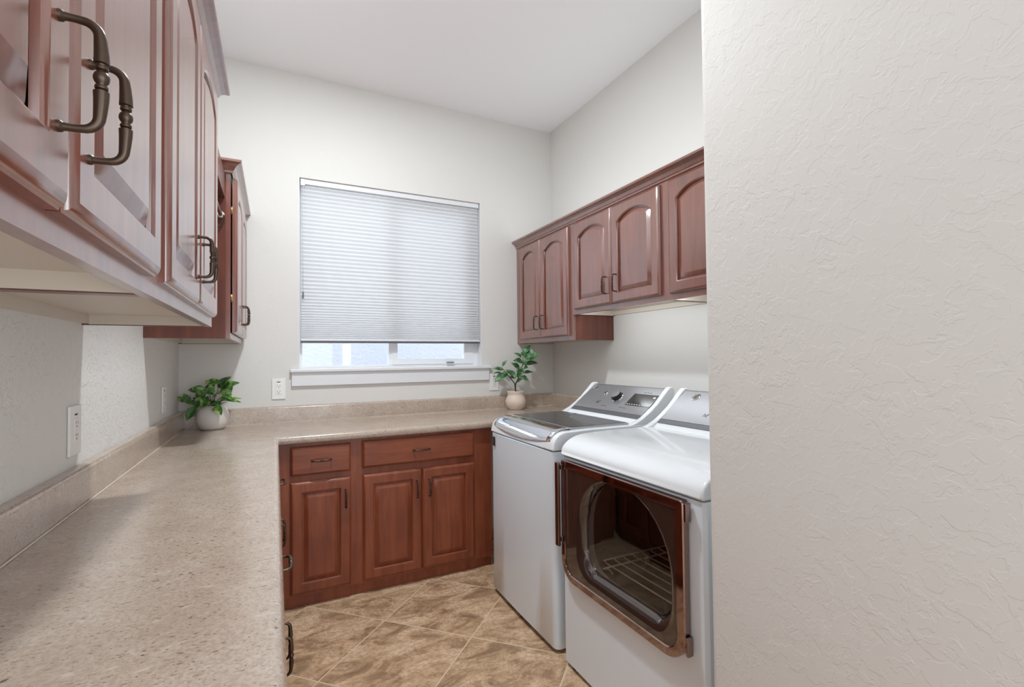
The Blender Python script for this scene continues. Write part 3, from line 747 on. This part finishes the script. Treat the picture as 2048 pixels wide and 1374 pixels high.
# round-leaved plant
pl = thing('potted_plant', 'bushy round-leaved green plant in a squat grey-white pot', 'potted plant', (.182, -.128, ZC))
q = MB(); q.lathe([(.050, 0), (.056, .002), (.072, .018), (.0805, .045), (.083, .070), (.080, .095), (.071, .118), (.060, .132), (.054, .138), (.050, .137), (.049, .128), (.060, .110)], n=44); q.build('pot', M_pot, pl)
q = MB(); q.lathe([(.0001, .118), (.054, .117)], n=24); q.build('soil', M_soil, pl)
s1 = .346  # crop px/100 -> metres helper used for the hand-placed list below
LV = [ # base(a,b) tip(a,b) depth base, depth tip, width
((.03,.255),(.11,.325),.01,.02,.050), ((.02,.27),(-.06,.30),0,.03,.045), ((.05,.25),(.145,.285),.03,.05,.052), ((-.03,.235),(-.135,.245),-.01,-.02,.060),
((-.02,.285),(.07,.290),-.03,.01,.050), ((.035,.215),(.04,.285),-.06,-.07,.048), ((.0,.215),(-.06,.265),-.05,-.09,.062), ((.05,.22),(.115,.225),-.03,-.06,.055),
((.09,.225),(.155,.185),-.02,-.05,.050), ((.06,.19),(.175,.175),-.02,-.03,.045), ((.05,.17),(.14,.20),0,-.02,.045), ((-.03,.19),(-.10,.225),-.02,.0,.050),
((-.04,.165),(-.09,.20),-.02,-.04,.045), ((-.05,.15),(-.095,.065),-.06,-.085,.056), ((.06,.145),(.115,.095),-.06,-.08,.050), ((-.135,.165),(-.16,.225),-.01,-.02,.042),
((-.175,.170),(-.215,.205),0,0,.028), ((-.09,.150),(-.15,.175),0,-.02,.035), ((.02,.16),(.05,.215),-.07,-.10,.050), ((.00,.155),(.0,.215),-.06,-.09,.055),
((.02,.15),(.10,.17),-.06,-.08,.045), ((-.01,.145),(-.06,.165),-.06,-.09,.048), ((.07,.20),(.10,.265),.02,.05,.050), ((.10,.175),(.20,.19),-.01,-.02,.026),
((.11,.175),(.205,.165),-.01,-.03,.020), ((.04,.24),(.075,.30),.03,.05,.05), ((-.02,.23),(-.05,.28),.02,.05,.05), ((.0,.19),(-.085,.175),-.03,-.06,.05),
((.03,.2),(.09,.21),-.05,-.09,.045), ((-.01,.2),(-.03,.245),-.05,-.09,.05), ((.02,.17),(-.03,.135),-.05,-.09,.045), ((.05,.18),(.09,.135),-.04,-.06,.04)]
q = MB()
for (ab, tb, d0, d1, w_) in LV: 
    k = .93
    leaf(q, loc3(ab[0]*k-.005, ab[1]*k, d0), loc3(tb[0]*k-.005, tb[1]*k, d1), w_, Vector((0, -.75, .66)), .14)
q.build('leaves', M_leaf, pl)
q = MB()
for a, bz, c in ((.03, .25, .01), (-.03, .235, 0), (.07, .21, 0), (-.16, .165, -.005), (.10, .17, -.01), (0, .21, -.05), (.04, .22, -.05), (.05, .15, -.05), (-.05, .15, -.05)):
    q.tube([loc3(0, .118, 0), loc3(a*.35, .118+(bz-.118)*.5, c*.4), loc3(a*.93, bz*.93, c)], [.0028, .0022, .0014], 6)
q.build('stems', M_stem, pl)
# tall-leaved plant
p2 = thing('potted_plant', 'slender long-leaved green plant in a cream pot by the right corner', 'potted plant', (2.150, -.118, ZC))
q = MB(); q.lathe([(.048, 0), (.054, .002), (.068, .022), (.077, .048), (.0775, .066), (.070, .090), (.062, .104), (.060, .114), (.064, .126), (.066, .136), (.064, .140), (.058, .139), (.054, .126), (.056, .110)], n=44); q.build('pot', M_potc, p2)
q = MB(); q.lathe([(.0001, .122), (.056, .121)], n=24); q.build('soil', M_soil, p2)
# hand placed, metres; 1 crop px = .0279/ (1374/160) ...
KP = 3.66/957.2*160/1374*1.0
def c7(x, y): return ((x-608)*KP, (1205-y)*KP)
LV2 = [((740,250),(880,110),.0,.03,.055), ((760,330),(1020,285),0,-.02,.13), ((720,320),(580,240),0,-.03,.034), ((740,400),(565,375),0,-.03,.060), ((680,520),(530,405),0,-.02,.05),
((770,440),(1010,420),.02,.04,.05), ((750,500),(830,490),-.02,-.04,.05), ((730,590),(925,575),0,.02,.035), ((690,640),(845,730),0,-.03,.045), ((640,740),(750,680),0,-.03,.04),
((700,600),(620,540),-.02,-.04,.07), ((620,670),(430,520),-.01,-.04,.055), ((470,620),(380,560),0,-.02,.045), ((400,530),(200,510),0,-.02,.040), ((385,470),(470,355),0,.01,.026),
((460,600),(250,740),0,-.05,.075), ((360,570),(220,600),0,.02,.018), ((700,560),(730,470),-.03,-.05,.07), ((740,440),(800,360),-.02,-.02,.06), ((680,650),(640,560),-.03,-.04,.06), ((540,620),(600,690),-.02,-.04,.05), ((750,300),(760,200),-.01,-.01,.05), ((450,560),(520,590),-.01,-.03,.04)]
q = MB()
for (a, tt, d0, d1, w_) in LV2: leaf(q, loc3(*c7(*a), d0), loc3(*c7(*tt), d1), w_, Vector((-.3, -.7, .65)), .22, .12, 1.15)
q.build('leaves', M_leaf2, p2)
q = MB()
q.tube([loc3(0, .121, 0), loc3(*c7(610, 780), 0), loc3(*c7(680, 620), 0), loc3(*c7(735, 450), 0), loc3(*c7(750, 260), 0)], [.006, .005, .004, .0035, .002], 8)
q.tube([loc3(0, .135, 0), loc3(*c7(595, 760), 0), loc3(*c7(500, 640), 0), loc3(*c7(400, 520), 0), loc3(*c7(370, 480), 0)], [.005, .0045, .0035, .0028, .002], 8)
q.build('stems', M_stem, p2)

# Empties at origin for appliances: move bases under the things without moving the parts
def rebase(t, p):
    p = Vector(p)
    for ch in t.children:
        ch.matrix_local = Matrix.Translation(-p) @ ch.matrix_local
    t.location = p
bpy.context.view_layer.update()
rebase(wm, (1.925, -1.24, 0)); rebase(dr, (1.925, -2.022, 0)); rebase(rk, (1.89, -2.03, .415))
